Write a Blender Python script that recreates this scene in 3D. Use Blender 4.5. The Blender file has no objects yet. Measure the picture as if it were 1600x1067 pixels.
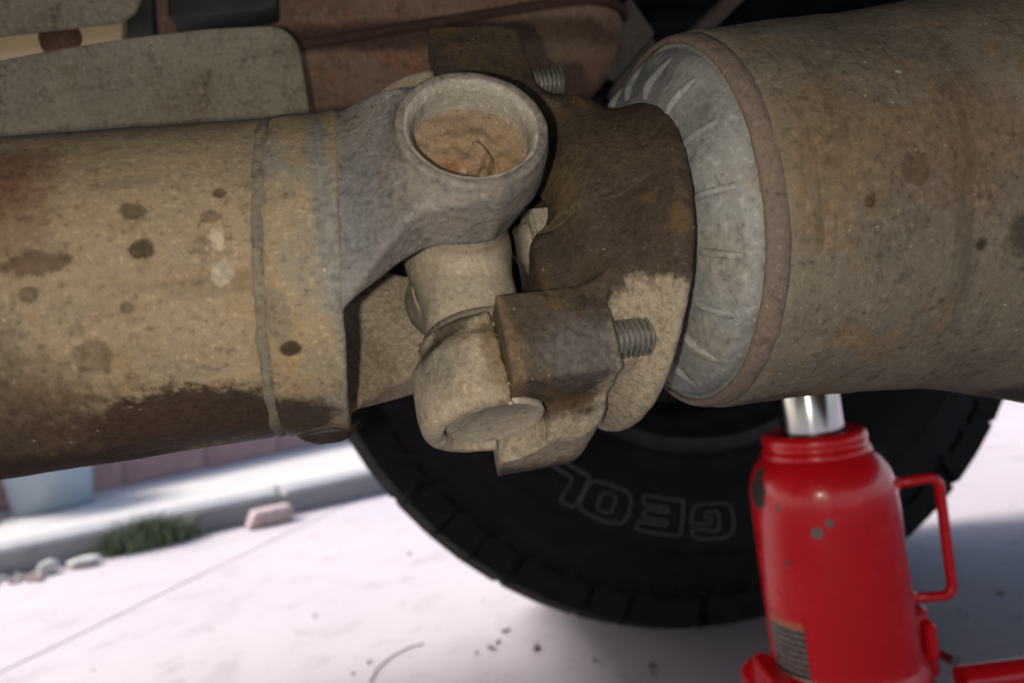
import bpy, math, random
import numpy as np
from mathutils import Vector, Matrix, noise as mnoise

random.seed(7)
rng = np.random.default_rng(7)
scene = bpy.context.scene

# ------------------------------------------------------------------ camera
FPX = 1600 * 26 / 36
YAW, ROLL, CAMH = math.radians(12), math.radians(8), .327
C = np.array([0, 0, CAMH])
FW = np.array([math.sin(YAW), math.cos(YAW), 0.])
R0 = np.array([math.cos(YAW), -math.sin(YAW), 0.])
ZU = np.array([0, 0, 1.])
RT = math.cos(ROLL) * R0 - math.sin(ROLL) * ZU
UP = math.sin(ROLL) * R0 + math.cos(ROLL) * ZU
cam_data = bpy.data.cameras.new('camera')
cam = bpy.data.objects.new('camera', cam_data)
scene.collection.objects.link(cam)
cam_data.lens = 26; cam_data.sensor_width = 36
cam_data.clip_start = .01; cam_data.clip_end = 500
cam_data.dof.use_dof = True
cam_data.dof.focus_distance = .235
cam_data.dof.aperture_fstop = 9.5
m = Matrix.Identity(4)
for i in range(3):
    m[i][0], m[i][1], m[i][2], m[i][3] = RT[i], UP[i], -FW[i], C[i]
cam.matrix_world = m
scene.camera = cam

# ------------------------------------------------------------------ light
world = bpy.data.worlds.new('World'); scene.world = world
world.use_nodes = True
wn = world.node_tree
sky = wn.nodes.new('ShaderNodeTexSky'); sky.sky_type = 'NISHITA'
sky.sun_disc = False
SUN_EL, SUN_AZ = math.radians(46), math.radians(-55)      # azimuth from +Y towards +X
sky.sun_elevation = SUN_EL; sky.sun_rotation = SUN_AZ
sky.dust_density = 2.5
wn.links.new(sky.outputs[0], wn.nodes['Background'].inputs[0])
wn.nodes['Background'].inputs[1].default_value = .11
sun_data = bpy.data.lights.new('sun', 'SUN'); sun_data.energy = 2.1
sun_data.angle = math.radians(20); sun_data.color = (1, .95, .9)
sun = bpy.data.objects.new('sun', sun_data); scene.collection.objects.link(sun)
sd = Vector((math.sin(SUN_AZ) * math.cos(SUN_EL), math.cos(SUN_AZ) * math.cos(SUN_EL), math.sin(SUN_EL)))
sun.rotation_euler = sd.to_track_quat('Z', 'Y').to_euler()
sun.location = (-2, 4, 5)
# the photographer's phone light, a thumb's width to the left of the lens
fl_data = bpy.data.lights.new('phone_flash', 'POINT'); fl_data.energy = .62
fl_data.shadow_soft_size = .0025; fl_data.color = (1, .90, .74)
fl = bpy.data.objects.new('phone_flash', fl_data); scene.collection.objects.link(fl)
fl.location = C - .016 * RT - .004 * UP - .002 * FW

scene.view_settings.view_transform = 'Standard'
scene.view_settings.look = 'None'
scene.view_settings.exposure = 1.3
scene.view_settings.gamma = 1
scene.cycles.max_bounces = 6; scene.cycles.diffuse_bounces = 3; scene.cycles.glossy_bounces = 3

# ------------------------------------------------------------------ geometry helpers
def P(x, y, d): return C + d * (FW + (x - 800) / FPX * RT + (533.5 - y) / FPX * UP)
def on_y(x, y, Y):
    v = P(x, y, 1) - C; return C + v * (Y / v[1])
def on_z(x, y, z):
    v = P(x, y, 1) - C; return C + v * ((z - C[2]) / v[2])

J = P(715, 395, .25)                       # centre of the universal joint
TH = math.radians(27)
AX = np.array([1., 0, 0])                  # shaft axis
E1 = np.array([0, -math.cos(TH), math.sin(TH)])
E2 = np.array([0, -math.sin(TH), -math.cos(TH)])

def on_cyl(x, y, R):                       # first point of a viewing ray on the cylinder round the shaft axis
    v = P(x, y, 1) - C; o = C - J
    a = v[1]**2 + v[2]**2; b = 2 * (o[1]*v[1] + o[2]*v[2]); c = o[1]**2 + o[2]**2 - R*R
    k = b*b - 4*a*c
    s = (-b - math.sqrt(max(k, 0))) / (2*a)
    return C + v * s

col = scene.collection
def new_mesh(name, V, F, smooth=True):
    V = np.asarray(V, np.float32)
    me = bpy.data.meshes.new(name)
    me.vertices.add(len(V)); me.vertices.foreach_set('co', V.ravel())
    lens = np.array([len(f) for f in F], np.int32) if not isinstance(F, np.ndarray) else np.full(len(F), F.shape[1], np.int32)
    flat = F.ravel().astype(np.int32) if isinstance(F, np.ndarray) else np.concatenate([np.asarray(f, np.int32) for f in F])
    me.loops.add(len(flat)); me.loops.foreach_set('vertex_index', flat)
    st = np.zeros(len(lens), np.int32); st[1:] = np.cumsum(lens)[:-1]
    me.polygons.add(len(lens)); me.polygons.foreach_set('loop_start', st)
    try: me.polygons.foreach_set('loop_total', lens)
    except Exception: pass
    me.polygons.foreach_set('use_smooth', np.full(len(lens), bool(smooth)))
    me.update(calc_edges=True); me.validate()
    return me

def tag(o, label=None, cat=None, group=None, kind=None):
    if label: o['label'] = label
    if cat: o['category'] = cat
    if group: o['group'] = group
    if kind: o['kind'] = kind
    return o
def thing(name, loc, label, cat, group=None):
    o = bpy.data.objects.new(name, None); col.objects.link(o)
    o.empty_display_size = .02
    o.location = [float(v) for v in loc]
    return tag(o, label, cat, group)
def root_of(o):
    while o.parent: o = o.parent
    return o
def part(name, VF, mat, parent=None, smooth=True, loc=None, sharp=None):
    """world-space vertices -> one mesh object (local to its thing)"""
    V, F = VF
    V = np.asarray(V, float)
    base = np.array(root_of(parent).location) if parent else (np.array(loc, float) if loc is not None else V.mean(0) * 0)
    me = new_mesh(name, V - base, F, smooth)
    if sharp and smooth: me.set_sharp_from_angle(angle=math.radians(sharp))
    o = bpy.data.objects.new(name, me); col.objects.link(o)
    me.materials.append(mat)
    if parent: o.parent = parent
    else: o.location = [float(v) for v in base]
    return o

def frame(ax):
    ax = np.asarray(ax, float); ax = ax / np.linalg.norm(ax)
    h = np.array([0, 0, 1.]) if abs(ax[2]) < .9 else np.array([0, 1., 0])
    b = np.cross(h, ax); b /= np.linalg.norm(b)
    return ax, b, np.cross(ax, b)

def lathe(prof, org, ax, n=64, cap=True, noise=0, nscale=40, phase=0):
    ax, b, c = frame(ax); org = np.asarray(org, float)
    V = []; F = []
    for (t, r) in prof:
        for k in range(n):
            a = 2 * math.pi * k / n + phase
            V.append(org + ax * t + r * (math.cos(a) * b + math.sin(a) * c))
    m_ = len(prof)
    for i in range(m_ - 1):
        for k in range(n):
            k2 = (k + 1) % n
            F.append((i*n + k, i*n + k2, (i+1)*n + k2, (i+1)*n + k))
    if cap:
        F.append(tuple(range(n))[::-1]); F.append(tuple((m_-1)*n + k for k in range(n)))
    V = np.array(V)
    if noise: V = rough(V, noise, nscale)
    return V, F
def rough(V, amp, scale):
    out = V.copy()
    for i, v in enumerate(V):
        w = mnoise.noise_vector(Vector((v[0]*scale, v[1]*scale, v[2]*scale)))
        w2 = mnoise.noise_vector(Vector((v[0]*scale*3.1, v[1]*scale*3.1, v[2]*scale*3.1)))
        out[i] += amp * (np.array(w) + .4 * np.array(w2))
    return out
def dense(prof, step):
    out = [prof[0]]
    for a, b in zip(prof[:-1], prof[1:]):
        n = max(1, int(math.hypot(b[0]-a[0], b[1]-a[1]) / step))
        for i in range(1, n + 1):
            out.append((a[0] + (b[0]-a[0]) * i / n, a[1] + (b[1]-a[1]) * i / n))
    return out
def tube(pts, r, n=10, cap=True, closed=False):
    pts = [np.asarray(p, float) for p in pts]; V = []; F = []; N = len(pts)
    prev = None
    for i, p in enumerate(pts):
        a = pts[i-1] if (i > 0 or closed) else p
        b = pts[(i+1) % N] if (i < N-1 or closed) else p
        t = b - a; t /= np.linalg.norm(t)
        if prev is None: _, u_, w_ = frame(t)
        else:
            u_ = prev - t * (prev @ t); u_ /= np.linalg.norm(u_); w_ = np.cross(t, u_)
        prev = u_
        rr = r[i] if hasattr(r, '__len__') else r
        for k in range(n):
            an = 2 * math.pi * k / n
            V.append(p + rr * (math.cos(an) * u_ + math.sin(an) * w_))
    for i in range(N if closed else N - 1):
        i2 = (i + 1) % N
        for k in range(n):
            k2 = (k+1) % n
            F.append((i*n+k, i*n+k2, i2*n+k2, i2*n+k))
    if cap and not closed:
        F.append(tuple(range(n))[::-1]); F.append(tuple((N-1)*n+k for k in range(n)))
    return np.array(V), F
def rounded(pts, r, n=6):
    """round the corners of an open polyline"""
    pts = [np.asarray(p, float) for p in pts]; out = [pts[0]]
    for a, b, c in zip(pts[:-2], pts[1:-1], pts[2:]):
        u_ = (a-b)/np.linalg.norm(a-b); w_ = (c-b)/np.linalg.norm(c-b)
        s, e = b + u_*r, b + w_*r
        for i in range(n+1):
            k = i/n; out.append((1-k)**2*s + 2*k*(1-k)*b + k*k*e)
    out.append(pts[-1]); return out
def prism(poly, d):
    """polygon (world points, ordered) extruded by the vector d"""
    poly = [np.asarray(p, float) for p in poly]; n = len(poly); d = np.asarray(d, float)
    V = poly + [p + d for p in poly]
    F = [tuple(range(n)), tuple(range(2*n-1, n-1, -1))] + [(k, k+n, (k+1) % n + n, (k+1) % n) for k in range(n)]
    return np.array(V), F
def box(lo, hi, bev=0):
    lo = np.array(lo, float); hi = np.array(hi, float)
    if not bev:
        V = np.array([[x, y, z] for z in (lo[2], hi[2]) for y in (lo[1], hi[1]) for x in (lo[0], hi[0])])
        return V, [(0,2,3,1), (4,5,7,6), (0,1,5,4), (2,6,7,3), (0,4,6,2), (1,3,7,5)]
    V = []; c = (lo+hi)/2; h = (hi-lo)/2; b = bev
    idx = {}
    for sx in (-1, 1):
        for sy in (-1, 1):
            for sz in (-1, 1):
                for ax_ in range(3):
                    s = np.array([sx, sy, sz], float); q = h.copy()
                    for k in range(3):
                        if k != ax_: q[k] -= b
                    idx[(sx, sy, sz, ax_)] = len(V); V.append(c + s*q)
    F = []
    cyc = [(-1,-1), (1,-1), (1,1), (-1,1)]
    for ax_ in range(3):
        o1, o2 = (ax_+1) % 3, (ax_+2) % 3
        for s in (-1, 1):
            f = []
            for a_, b_ in cyc:
                sg = [0,0,0]; sg[ax_] = s; sg[o1] = a_; sg[o2] = b_
                f.append(idx[(*sg, ax_)])
            F.append(tuple(f if s > 0 else f[::-1]))
    for ax_ in range(3):
        o1, o2 = (ax_+1) % 3, (ax_+2) % 3
        for a_, b_ in cyc:
            f = []
            for s, which in ((-1, o1), (1, o1), (1, o2), (-1, o2)):
                sg = [0,0,0]; sg[ax_] = s; sg[o1] = a_; sg[o2] = b_
                f.append(idx[(*sg, which)])
            F.append(tuple(f if a_*b_ < 0 else f[::-1]))
    for sx in (-1,1):
        for sy in (-1,1):
            for sz in (-1,1):
                f = [idx[(sx,sy,sz,k)] for k in range(3)]
                F.append(tuple(f if sx*sy*sz > 0 else f[::-1]))
    return np.array(V), F
def join(*vfs):
    V = []; F = []; n = 0
    for v, f in vfs:
        V.append(np.asarray(v)); F += [tuple(i + n for i in q) for q in f]; n += len(v)
    return np.concatenate(V), F

# --- forged and cast pieces: a distance field turned into a surface
def surface(fn, lo, hi, h):
    ax = [np.arange(lo[i], hi[i] + h, h, dtype=np.float32) for i in range(3)]
    X, Y, Z = np.meshgrid(*ax, indexing='ij')
    V = fn(X, Y, Z).astype(np.float32); ins = V < 0
    nx, ny, nz = V.shape
    cs = [(i, j, k) for i in (0, 1) for j in (0, 1) for k in (0, 1)]
    sl = lambda A, c: A[c[0]:nx-1+c[0], c[1]:ny-1+c[1], c[2]:nz-1+c[2]]
    cnt = sum(sl(ins, c).astype(np.int8) for c in cs)
    mask = (cnt > 0) & (cnt < 8)
    cell = np.argwhere(mask); idx = np.full(mask.shape, -1, np.int32); idx[mask] = np.arange(len(cell))
    vals = {c: sl(V, c)[mask] for c in cs}
    pos = np.zeros((len(cell), 3)); num = np.zeros(len(cell))
    for a in cs:
        for d in range(3):
            if a[d]: continue
            b = list(a); b[d] = 1; b = tuple(b)
            va, vb = vals[a], vals[b]; cr = (va < 0) != (vb < 0)
            t = np.where(cr, va / np.where(cr, va - vb, 1), 0)
            pt = np.zeros((len(cell), 3)) + np.array(a); pt[:, d] += t
            pos += pt * cr[:, None]; num += cr
    pos = (pos / num[:, None] + cell) * h + np.array(lo)
    quads = []
    for d in range(3):
        o1, o2 = (d+1) % 3, (d+2) % 3
        s0 = [slice(None)]*3; s1 = [slice(None)]*3
        s0[d] = slice(0, -1); s1[d] = slice(1, None)
        A, B = ins[tuple(s0)], ins[tuple(s1)]
        e = np.argwhere(A != B)
        ok = (e[:, o1] > 0) & (e[:, o2] > 0) & (e[:, o1] < V.shape[o1]-1) & (e[:, o2] < V.shape[o2]-1)
        e = e[ok]; sgn = A[tuple(e.T)]
        q = []
        for (u_, w_) in ((-1, -1), (0, -1), (0, 0), (-1, 0)):
            cc = e.copy(); cc[:, o1] += u_; cc[:, o2] += w_
            q.append(idx[tuple(cc.T)])
        q = np.stack(q, 1); q[~sgn] = q[~sgn][:, ::-1]
        quads.append(q)
    return pos, np.concatenate(quads)
def smin(a, b, k):
    h = np.clip(.5 + .5 * (b - a) / k, 0, 1); return b*(1-h) + a*h - k*h*(1-h)
def smax(a, b, k): return -smin(-a, -b, k)
def sbox(x, y, z, c, h, r=0):
    q = [np.abs(v - c[i]) - h[i] + r for i, v in enumerate((x, y, z))]
    o = np.sqrt(sum(np.maximum(v, 0)**2 for v in q))
    return o + np.minimum(np.maximum(np.maximum(q[0], q[1]), q[2]), 0) - r
def scyl(rad, ax, R, a0, a1, r=0):         # rad: radial distance, ax: axial coordinate
    dx = rad - R + r; dy = np.abs(ax - (a0+a1)/2) - (a1-a0)/2 + r
    return np.sqrt(np.maximum(dx, 0)**2 + np.maximum(dy, 0)**2) + np.minimum(np.maximum(dx, dy), 0) - r
def sstep(a, b, x):
    k = np.clip((x-a)/(b-a), 0, 1); return k*k*(3-2*k)
def lump(x, y, z, s, ph=0):
    return (np.sin(x*s+ph) * np.sin(y*s*1.13+1.7*ph) * np.sin(z*s*.91+ph*.6)
            + .5*np.sin(x*s*2.1+3*ph) * np.sin(y*s*1.9+ph) * np.sin(z*s*2.3+2*ph)
            + .3*np.sin(x*s*4.3-ph) * np.sin(y*s*4.7+2*ph) * np.sin(z*s*4.1+ph))
def to_world(pos, a, b, c): return J + pos[:, :1]*a + pos[:, 1:2]*b + pos[:, 2:3]*c

# ------------------------------------------------------------------ materials
class NT:
    def __init__(s, name):
        s.m = bpy.data.materials.new(name); s.m.use_nodes = True
        s.t = s.m.node_tree; s.n = s.t.nodes; s.l = s.t.links
        s.b = s.n['Principled BSDF']
        s.co = s.n.new('ShaderNodeTexCoord').outputs['Object']
    def lk(s, a, b): s.l.new(a, b)
    def noise(s, scale, detail=4, rough=.6, vec=None, dist=0):
        n = s.n.new('ShaderNodeTexNoise'); n.inputs['Scale'].default_value = scale
        n.inputs['Detail'].default_value = detail; n.inputs['Roughness'].default_value = rough
        n.inputs['Distortion'].default_value = dist
        s.lk(vec or s.co, n.inputs['Vector']); return n.outputs['Fac']
    def voro(s, scale, rnd=1, feature='F1'):
        n = s.n.new('ShaderNodeTexVoronoi'); n.inputs['Scale'].default_value = scale
        n.feature = feature
        s.lk(s.co, n.inputs['Vector']); return n.outputs['Distance']
    def ramp(s, fac, a, b, lo=0., hi=1., smooth=True):
        n = s.n.new('ShaderNodeMapRange'); n.interpolation_type = 'SMOOTHSTEP' if smooth else 'LINEAR'
        n.inputs[1].default_value = a; n.inputs[2].default_value = b
        n.inputs[3].default_value = lo; n.inputs[4].default_value = hi
        s.lk(fac, n.inputs[0]); return n.outputs[0]
    def mix(s, fac, a, b, mode='MIX'):
        n = s.n.new('ShaderNodeMix'); n.data_type = 'RGBA'; n.blend_type = mode
        for v, i in ((fac, 0), (a, 6), (b, 7)):
            if isinstance(v, (int, float)): n.inputs[i].default_value = v
            elif isinstance(v, tuple): n.inputs[i].default_value = (*v, 1)
            else: s.lk(v, n.inputs[i])
        return n.outputs[2]
    def math(s, op, a, b=0.):
        n = s.n.new('ShaderNodeMath'); n.operation = op
        for v, i in ((a, 0), (b, 1)):
            if isinstance(v, (int, float)): n.inputs[i].default_value = v
            else: s.lk(v, n.inputs[i])
        return n.outputs[0]
    def blob(s, center, radii, edge=.2, wob=.6, wscale=260):
        """an irregular patch round a point: 1 inside, 0 outside"""
        a = s.n.new('ShaderNodeVectorMath'); a.operation = 'SUBTRACT'
        s.lk(s.co, a.inputs[0]); a.inputs[1].default_value = [float(v) for v in center]
        d = s.n.new('ShaderNodeVectorMath'); d.operation = 'DIVIDE'
        s.lk(a.outputs[0], d.inputs[0]); d.inputs[1].default_value = [float(v) for v in radii]
        l = s.n.new('ShaderNodeVectorMath'); l.operation = 'LENGTH'; s.lk(d.outputs[0], l.inputs[0])
        if not hasattr(s, 'wn'): s.wn = {}
        if wscale not in s.wn: s.wn[wscale] = s.noise(wscale, 4, .65)
        w = s.math('MULTIPLY_ADD', s.wn[wscale], wob*2); s.n[-1].inputs[2].default_value = -wob
        return s.ramp(s.math('ADD', l.outputs['Value'], w), 1+edge, 1-edge)
    def bump(s, height, dist, prev=None, strength=1):
        n = s.n.new('ShaderNodeBump'); n.inputs['Distance'].default_value = dist
        n.inputs['Strength'].default_value = strength
        s.lk(height, n.inputs['Height'])
        if prev: s.lk(prev, n.inputs['Normal'])
        return n.outputs[0]

def dusty(name, a, b, dark, scale=1., rough=.9, grain=.00025, blobs=(), specks=.5, metal=0., streak=None, tint=None, base=(0,0,0), spec=.25, wear=None):
    """dust-caked metal: two broad tones, fine dark pits, pale grit, fitted stains"""
    s = NT(name)
    n1 = s.noise(28*scale, 4, .68); n2 = s.noise(120*scale, 3, .7); n3 = s.noise(480*scale, 2, .75); n4 = s.noise(1500*scale, 1, .7)
    c = s.mix(s.ramp(n1, .36, .64), a, b)
    if tint: c = s.mix(s.math('MULTIPLY', s.ramp(s.noise(45*scale, 3, .7), .52, .70), .75), c, tint)
    c = s.mix(s.ramp(n2, .50, .78, 0, .55), c, dark)
    c = s.mix(s.ramp(n3, .54, .76, 0, .65), c, dark)
    c = s.mix(s.ramp(n3, .46, .26, 0, .5), c, tuple(min(1, v*1.7) for v in a))
    c = s.mix(s.ramp(n4, .55, .75, 0, .35), c, dark)
    if streak:
        mp = s.n.new('ShaderNodeMapping'); mp.inputs['Scale'].default_value = streak[0]; s.lk(s.co, mp.inputs['Vector'])
        ns = s.noise(1., 4, .7, vec=mp.outputs[0])
        c = s.mix(s.ramp(ns, .52, .68, 0, streak[1]), c, tuple(v*.55 for v in b))
        c = s.mix(s.ramp(ns, .42, .30, 0, streak[1]), c, tuple(min(1, v*1.35) for v in a))
    r = None
    for bl in blobs:
        cen, rad, colr, amt = bl[:4]; kw = bl[4] if len(bl) > 4 else {}
        wet = kw.pop('wet', 0) if kw else 0
        kw = dict(kw)
        f = s.math('MULTIPLY', s.blob(np.asarray(cen) - np.asarray(base), rad, **kw), amt)
        c2 = s.mix(s.ramp(n3, .35, .7), colr, tuple(v*.6 for v in colr))
        c = s.mix(f, c, c2)
        if wet:
            rr = s.math('MULTIPLY', f, wet)
            r = rr if r is None else s.math('MAXIMUM', r, rr)
    if specks:
        v = s.voro(330*scale)
        c = s.mix(s.math('MULTIPLY', s.ramp(v, .13, .06), s.ramp(s.noise(60, 2), .5, .62, 0, specks)), c, (.5, .44, .35))
        v = s.voro(150*scale)
        c = s.mix(s.math('MULTIPLY', s.ramp(v, .11, .05), s.ramp(s.noise(33, 2), .53, .62, 0, specks)), c, tuple(v_*.5 for v_ in dark))
    if wear:                                    # bare metal where convex edges have been rubbed
        gm = s.n.new('ShaderNodeNewGeometry')
        c = s.mix(s.math('MULTIPLY', s.ramp(gm.outputs['Pointiness'], .525, .60), s.ramp(n2, .40, .58, .1, .8)), c, wear)
    s.lk(c, s.b.inputs['Base Color'])
    s.b.inputs['Metallic'].default_value = metal
    s.b.inputs['Specular IOR Level'].default_value = spec
    if r is not None: s.lk(s.math('SUBTRACT', rough, r), s.b.inputs['Roughness'])
    else: s.b.inputs['Roughness'].default_value = rough
    hh = s.math('ADD', s.math('MULTIPLY', n2, 1.2), s.math('ADD', s.math('MULTIPLY', n3, .7), s.math('MULTIPLY', n4, .45)))
    s.lk(s.bump(hh, grain*.9), s.b.inputs['Normal'])
    return s.m
def plain(name, colr, rough=.5, metal=0., var=.25, scale=40, bump=0., spec=.5):
    s = NT(name); n = s.noise(scale, 5, .65)
    s.lk(s.mix(s.ramp(n, .3, .7), tuple(v*(1-var) for v in colr), tuple(min(1, v*(1+var)) for v in colr)), s.b.inputs['Base Color'])
    s.b.inputs['Roughness'].default_value = rough; s.b.inputs['Metallic'].default_value = metal
    s.b.inputs['Specular IOR Level'].default_value = spec
    if bump: s.lk(s.bump(s.noise(scale*4, 4, .7), bump), s.b.inputs['Normal'])
    return s.m

TAN, TAN2, BRN = (.30, .225, .135), (.245, .20, .14), (.10, .070, .045)
OIL = (.040, .026, .019)

# ------------------------------------------------------------------ the setting: street, kerb, pavement
def concrete(name, colr, colr2, sc=1.):
    s = NT(name)
    n1 = s.noise(1.3*sc, 5, .6); n2 = s.noise(14*sc, 6, .7); n3 = s.noise(240*sc, 3, .7)
    c = s.mix(s.ramp(n1, .35, .65), colr, colr2)
    c = s.mix(s.ramp(n2, .5, .75, 0, .5), c, tuple(v*.55 for v in colr))
    c = s.mix(s.ramp(s.noise(3.5*sc, 6, .7, dist=1.2), .56, .70, 0, .35), c, tuple(v*.6 for v in colr))
    c = s.mix(s.ramp(n3, .58, .75, 0, .4), c, tuple(v*.5 for v in colr))
    s.lk(c, s.b.inputs['Base Color']); s.b.inputs['Roughness'].default_value = .85
    s.lk(s.bump(n3, .002, s.bump(n2, .004, strength=.4), .5), s.b.inputs['Normal'])
    return s.m
m_conc = concrete('street_concrete', (.45, .40, .43), (.51, .45, .475))
m_walk = concrete('pavement_concrete', (.50, .47, .46), (.56, .52, .50), 2)
m_kerb = concrete('kerb_concrete', (.27, .27, .29), (.34, .33, .34), 3)
m_earth = plain('joint_dirt', (.03, .026, .024), .95)

street = part('street', (np.array([[-60,-60,-.031],[60,-60,-.031],[60,60,-.031],[-60,60,-.031]]), [(0,1,2,3)]), m_earth, smooth=False)
tag(street, kind='structure')
# two poured slabs with the open joint between them
ja, jb = on_z(0, 1050, 0), on_z(575, 772, 0)
jd = (jb-ja)/np.linalg.norm(jb-ja); jn = np.array([jd[1], -jd[0], 0]); gap = .0028
j0, j1 = ja - jd*40, jb + jd*40
for sgn in (1, -1):
    line = []
    for s_ in [-40, -10] + list(np.arange(-3, 5, .03)) + [12, 40]:
        s_ = float(s_)
        line.append(ja + jd*s_ + jn*(.004*mnoise.noise(Vector((s_*5, 0, 0))) + sgn*gap*(1+.4*mnoise.noise(Vector((s_*13, 3*sgn, 0))))))
    V = []; F = []
    for k, p in enumerate(line):
        q = np.array([p[0], p[1], 0.])
        V += [q + [0, 0, -.030], q, q + jn*sgn*.4, q + jn*sgn*50]
        if k:
            for c_ in range(3):
                f = ((k-1)*4+c_, k*4+c_, k*4+c_+1, (k-1)*4+c_+1)
                F.append(f if sgn < 0 else f[::-1])
    part('concrete_slab', (np.array(V), F), m_conc, street, smooth=False)

ka, kb = on_z(0, 904, 0), on_z(565, 779, 0)
kd = (kb-ka)/np.linalg.norm(kb-ka); kn = np.array([-kd[1], kd[0], 0])
HK = .058
def strip(u0, u1, w0, w1, z0, z1, bev=.004):          # a box laid along the kerb line
    V, F = box((u0, w0, z0), (u1, w1, z1), bev)
    return ka*np.array([1,1,0]) + V[:, :1]*kd + V[:, 1:2]*kn + V[:, 2:3]*ZU, F
kerb = part('kerb', strip(-8, 12, .012, .09, -.1, HK-.02), m_kerb); tag(kerb, kind='structure')
u = -6.3
for k in range(14):
    L_ = .98
    V, F = strip(u, u+L_-.006, .0, .10, -.02, HK, .008)
    part('kerb_stone', (rough(V, .003, 9), F), m_kerb, kerb, smooth=False); u += L_
walk = part('sidewalk', strip(-8, 12, .10, 6, -.1, HK-.012), m_earth); tag(walk, kind='structure')
u = -6.05
for k in range(12):
    part('paving_slab', strip(u, u+1.19, .104, 2.4, HK-.011, HK-.002, .004), m_walk, walk, smooth=False); u += 1.196

# brick garden wall behind the pavement
wa, wb = on_z(0, 799, HK), on_z(515, 690, HK)
wd = (wb-wa)/np.linalg.norm(wb-wa); wnn = np.array([-wd[1], wd[0], 0])
m_brick = plain('brick_clay', (.50, .29, .28), .9, var=.15, scale=9, bump=.004)
m_mortar = plain('mortar', (.46, .33, .32), .95, var=.15, scale=60)
wl = thing('brick_wall', wa*np.array([1,1,0]) + [0,0,HK-.012], 'low red brick wall behind the pale bucket and the pavement', 'wall')
def wbox(u0, u1, w0, w1, z0, z1, bev=0):
    V, F = box((u0, w0, z0), (u1, w1, z1), bev)
    return wa*np.array([1,1,0]) + V[:, :1]*wd + V[:, 1:2]*wnn + V[:, 2:3]*ZU, F
part('mortar_core', wbox(-1.2, 3.4, .006, .11, HK-.014, .36), m_mortar, wl, smooth=False)
bme = None
for r_ in range(4):
    z0 = HK + .002 + r_*.078
    for k in range(18):
        u0 = -1.15 + k*.245 + (.12 if r_ % 2 else 0)
        if bme is None:
            o = part('brick', wbox(u0, u0+.233, 0, .1, z0, z0+.068, .004), m_brick, wl, smooth=False)
            bme = o.data; b0 = (u0, z0)
        else:
            o = bpy.data.objects.new('brick', bme); col.objects.link(o); o.parent = wl
            q = wd*(u0-b0[0]) + ZU*(z0-b0[1]) + wnn*random.uniform(-.003, .003)
            o.location = [float(v) for v in q]

# bucket on the pavement
bk = on_z(84, 792, HK)
m_bucket = plain('bucket_plastic', (.43, .51, .55), .45, var=.06, scale=12)
bt = thing('bucket', bk, 'pale blue plastic bucket standing on the pavement before the wall', 'bucket')
part('bucket_body', lathe([(.0,.0), (.0,.088), (.004,.093), (.26,.121), (.262,.119), (.012,.088), (.012,0)], bk, (0,0,1), 48, cap=False), m_bucket, bt)
part('bucket_rim', lathe([(.248,.1195), (.248,.127), (.264,.129), (.266,.1225), (.262,.119)], bk, (0,0,1), 48, cap=False), m_bucket, bt)
hp = [bk + np.array([.126*math.cos(a_), .126*math.sin(a_)*.25 - .03*math.sin(a_), .25 + .10*math.sin(a_)]) for a_ in np.linspace(0, math.pi, 18)]
part('bucket_handle', tube(hp, .0022, 6), plain('handle_wire', (.4,.4,.42), .35, 1.), bt)

# grass growing out of the gutter
m_grass = plain('grass_blade', (.15, .185, .10), .6, var=.5, scale=25)
gc = on_z(232, 856, 0)
gV = []; gF = []
for k in range(900):
    u_ = random.gauss(0, .05); w_ = -abs(random.gauss(0, .022)) - .002
    p0 = gc*np.array([1,1,0]) + kd*u_ + kn*(w_ + (ka-gc)@kn)
    h_ = random.uniform(.04, .11)*math.exp(-(u_/.10)**2); az = random.uniform(0, 2*math.pi); lean = random.uniform(.1, .7)*h_
    dr = np.array([math.cos(az), math.sin(az)*.6, 0]) + kd*np.sign(u_)*.3; sd_ = np.array([-math.sin(az), math.cos(az), 0])*random.uniform(.0012, .0024)
    i0 = len(gV)
    for s_, wv in ((0, 1), (.5, .8), (1, .05)):
        c_ = p0 + ZU*h_*s_*(1-.25*s_) + dr*lean*s_*s_
        gV += [c_ - sd_*wv, c_ + sd_*wv]
    gF += [(i0,i0+1,i0+3,i0+2), (i0+2,i0+3,i0+5,i0+4)]
g = part('grass_tuft', (np.array(gV), gF), m_grass, loc=gc)
tag(g, 'green grass tuft growing from the gutter at the kerb', 'grass')

def stone(name, c_, rad, mat, label, cat, group=None, seed=0):
    V = []; F = []; n = 12
    for i in range(9):
        t = math.pi*i/8
        for k in range(n):
            a_ = 2*math.pi*k/n
            v = np.array([math.sin(t)*math.cos(a_), math.sin(t)*math.sin(a_), math.cos(t)])
            s_ = 1 + .35*mnoise.noise(Vector(v*1.5) + Vector((seed*7.1, 0, 0)))
            V.append(v*s_*np.array(rad))
    for i in range(8):
        for k in range(n):
            F.append((i*n+k, (i+1)*n+k, (i+1)*n+(k+1)%n, i*n+(k+1)%n))
    V = np.array(V); V[:, 2] -= V[:, 2].min()
    return tag(part(name, (V + c_, F), mat, loc=c_), label, cat, group)
m_white = plain('pale_stone', (.6, .58, .56), .8, var=.15, scale=60, bump=.002)
m_red = plain('broken_brick', (.54, .42, .40), .9, var=.2, scale=60, bump=.003)
bc = on_z(424, 818, 0)
V, F = box((-.052, -.026, 0), (.044, .026, .036), .005)
V = V.copy(); V[:, 0] += .012*(V[:, 2] > .03)*(V[:, 0] < 0) + .01*mnoise.noise(Vector((1,2,3)))
tag(part('broken_brick', (bc + rough(V, .006, 30)[:, :1]*kd + V[:, 1:2]*kn + V[:, 2:3]*ZU, F), m_red, loc=bc, smooth=False), 'broken red brick lying in the gutter against the kerb', 'brick')
stone('stone', on_z(78, 896, 0), (.020, .017, .013), m_white, 'white stone in the gutter left of the grass tuft', 'stone', seed=1)
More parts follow.
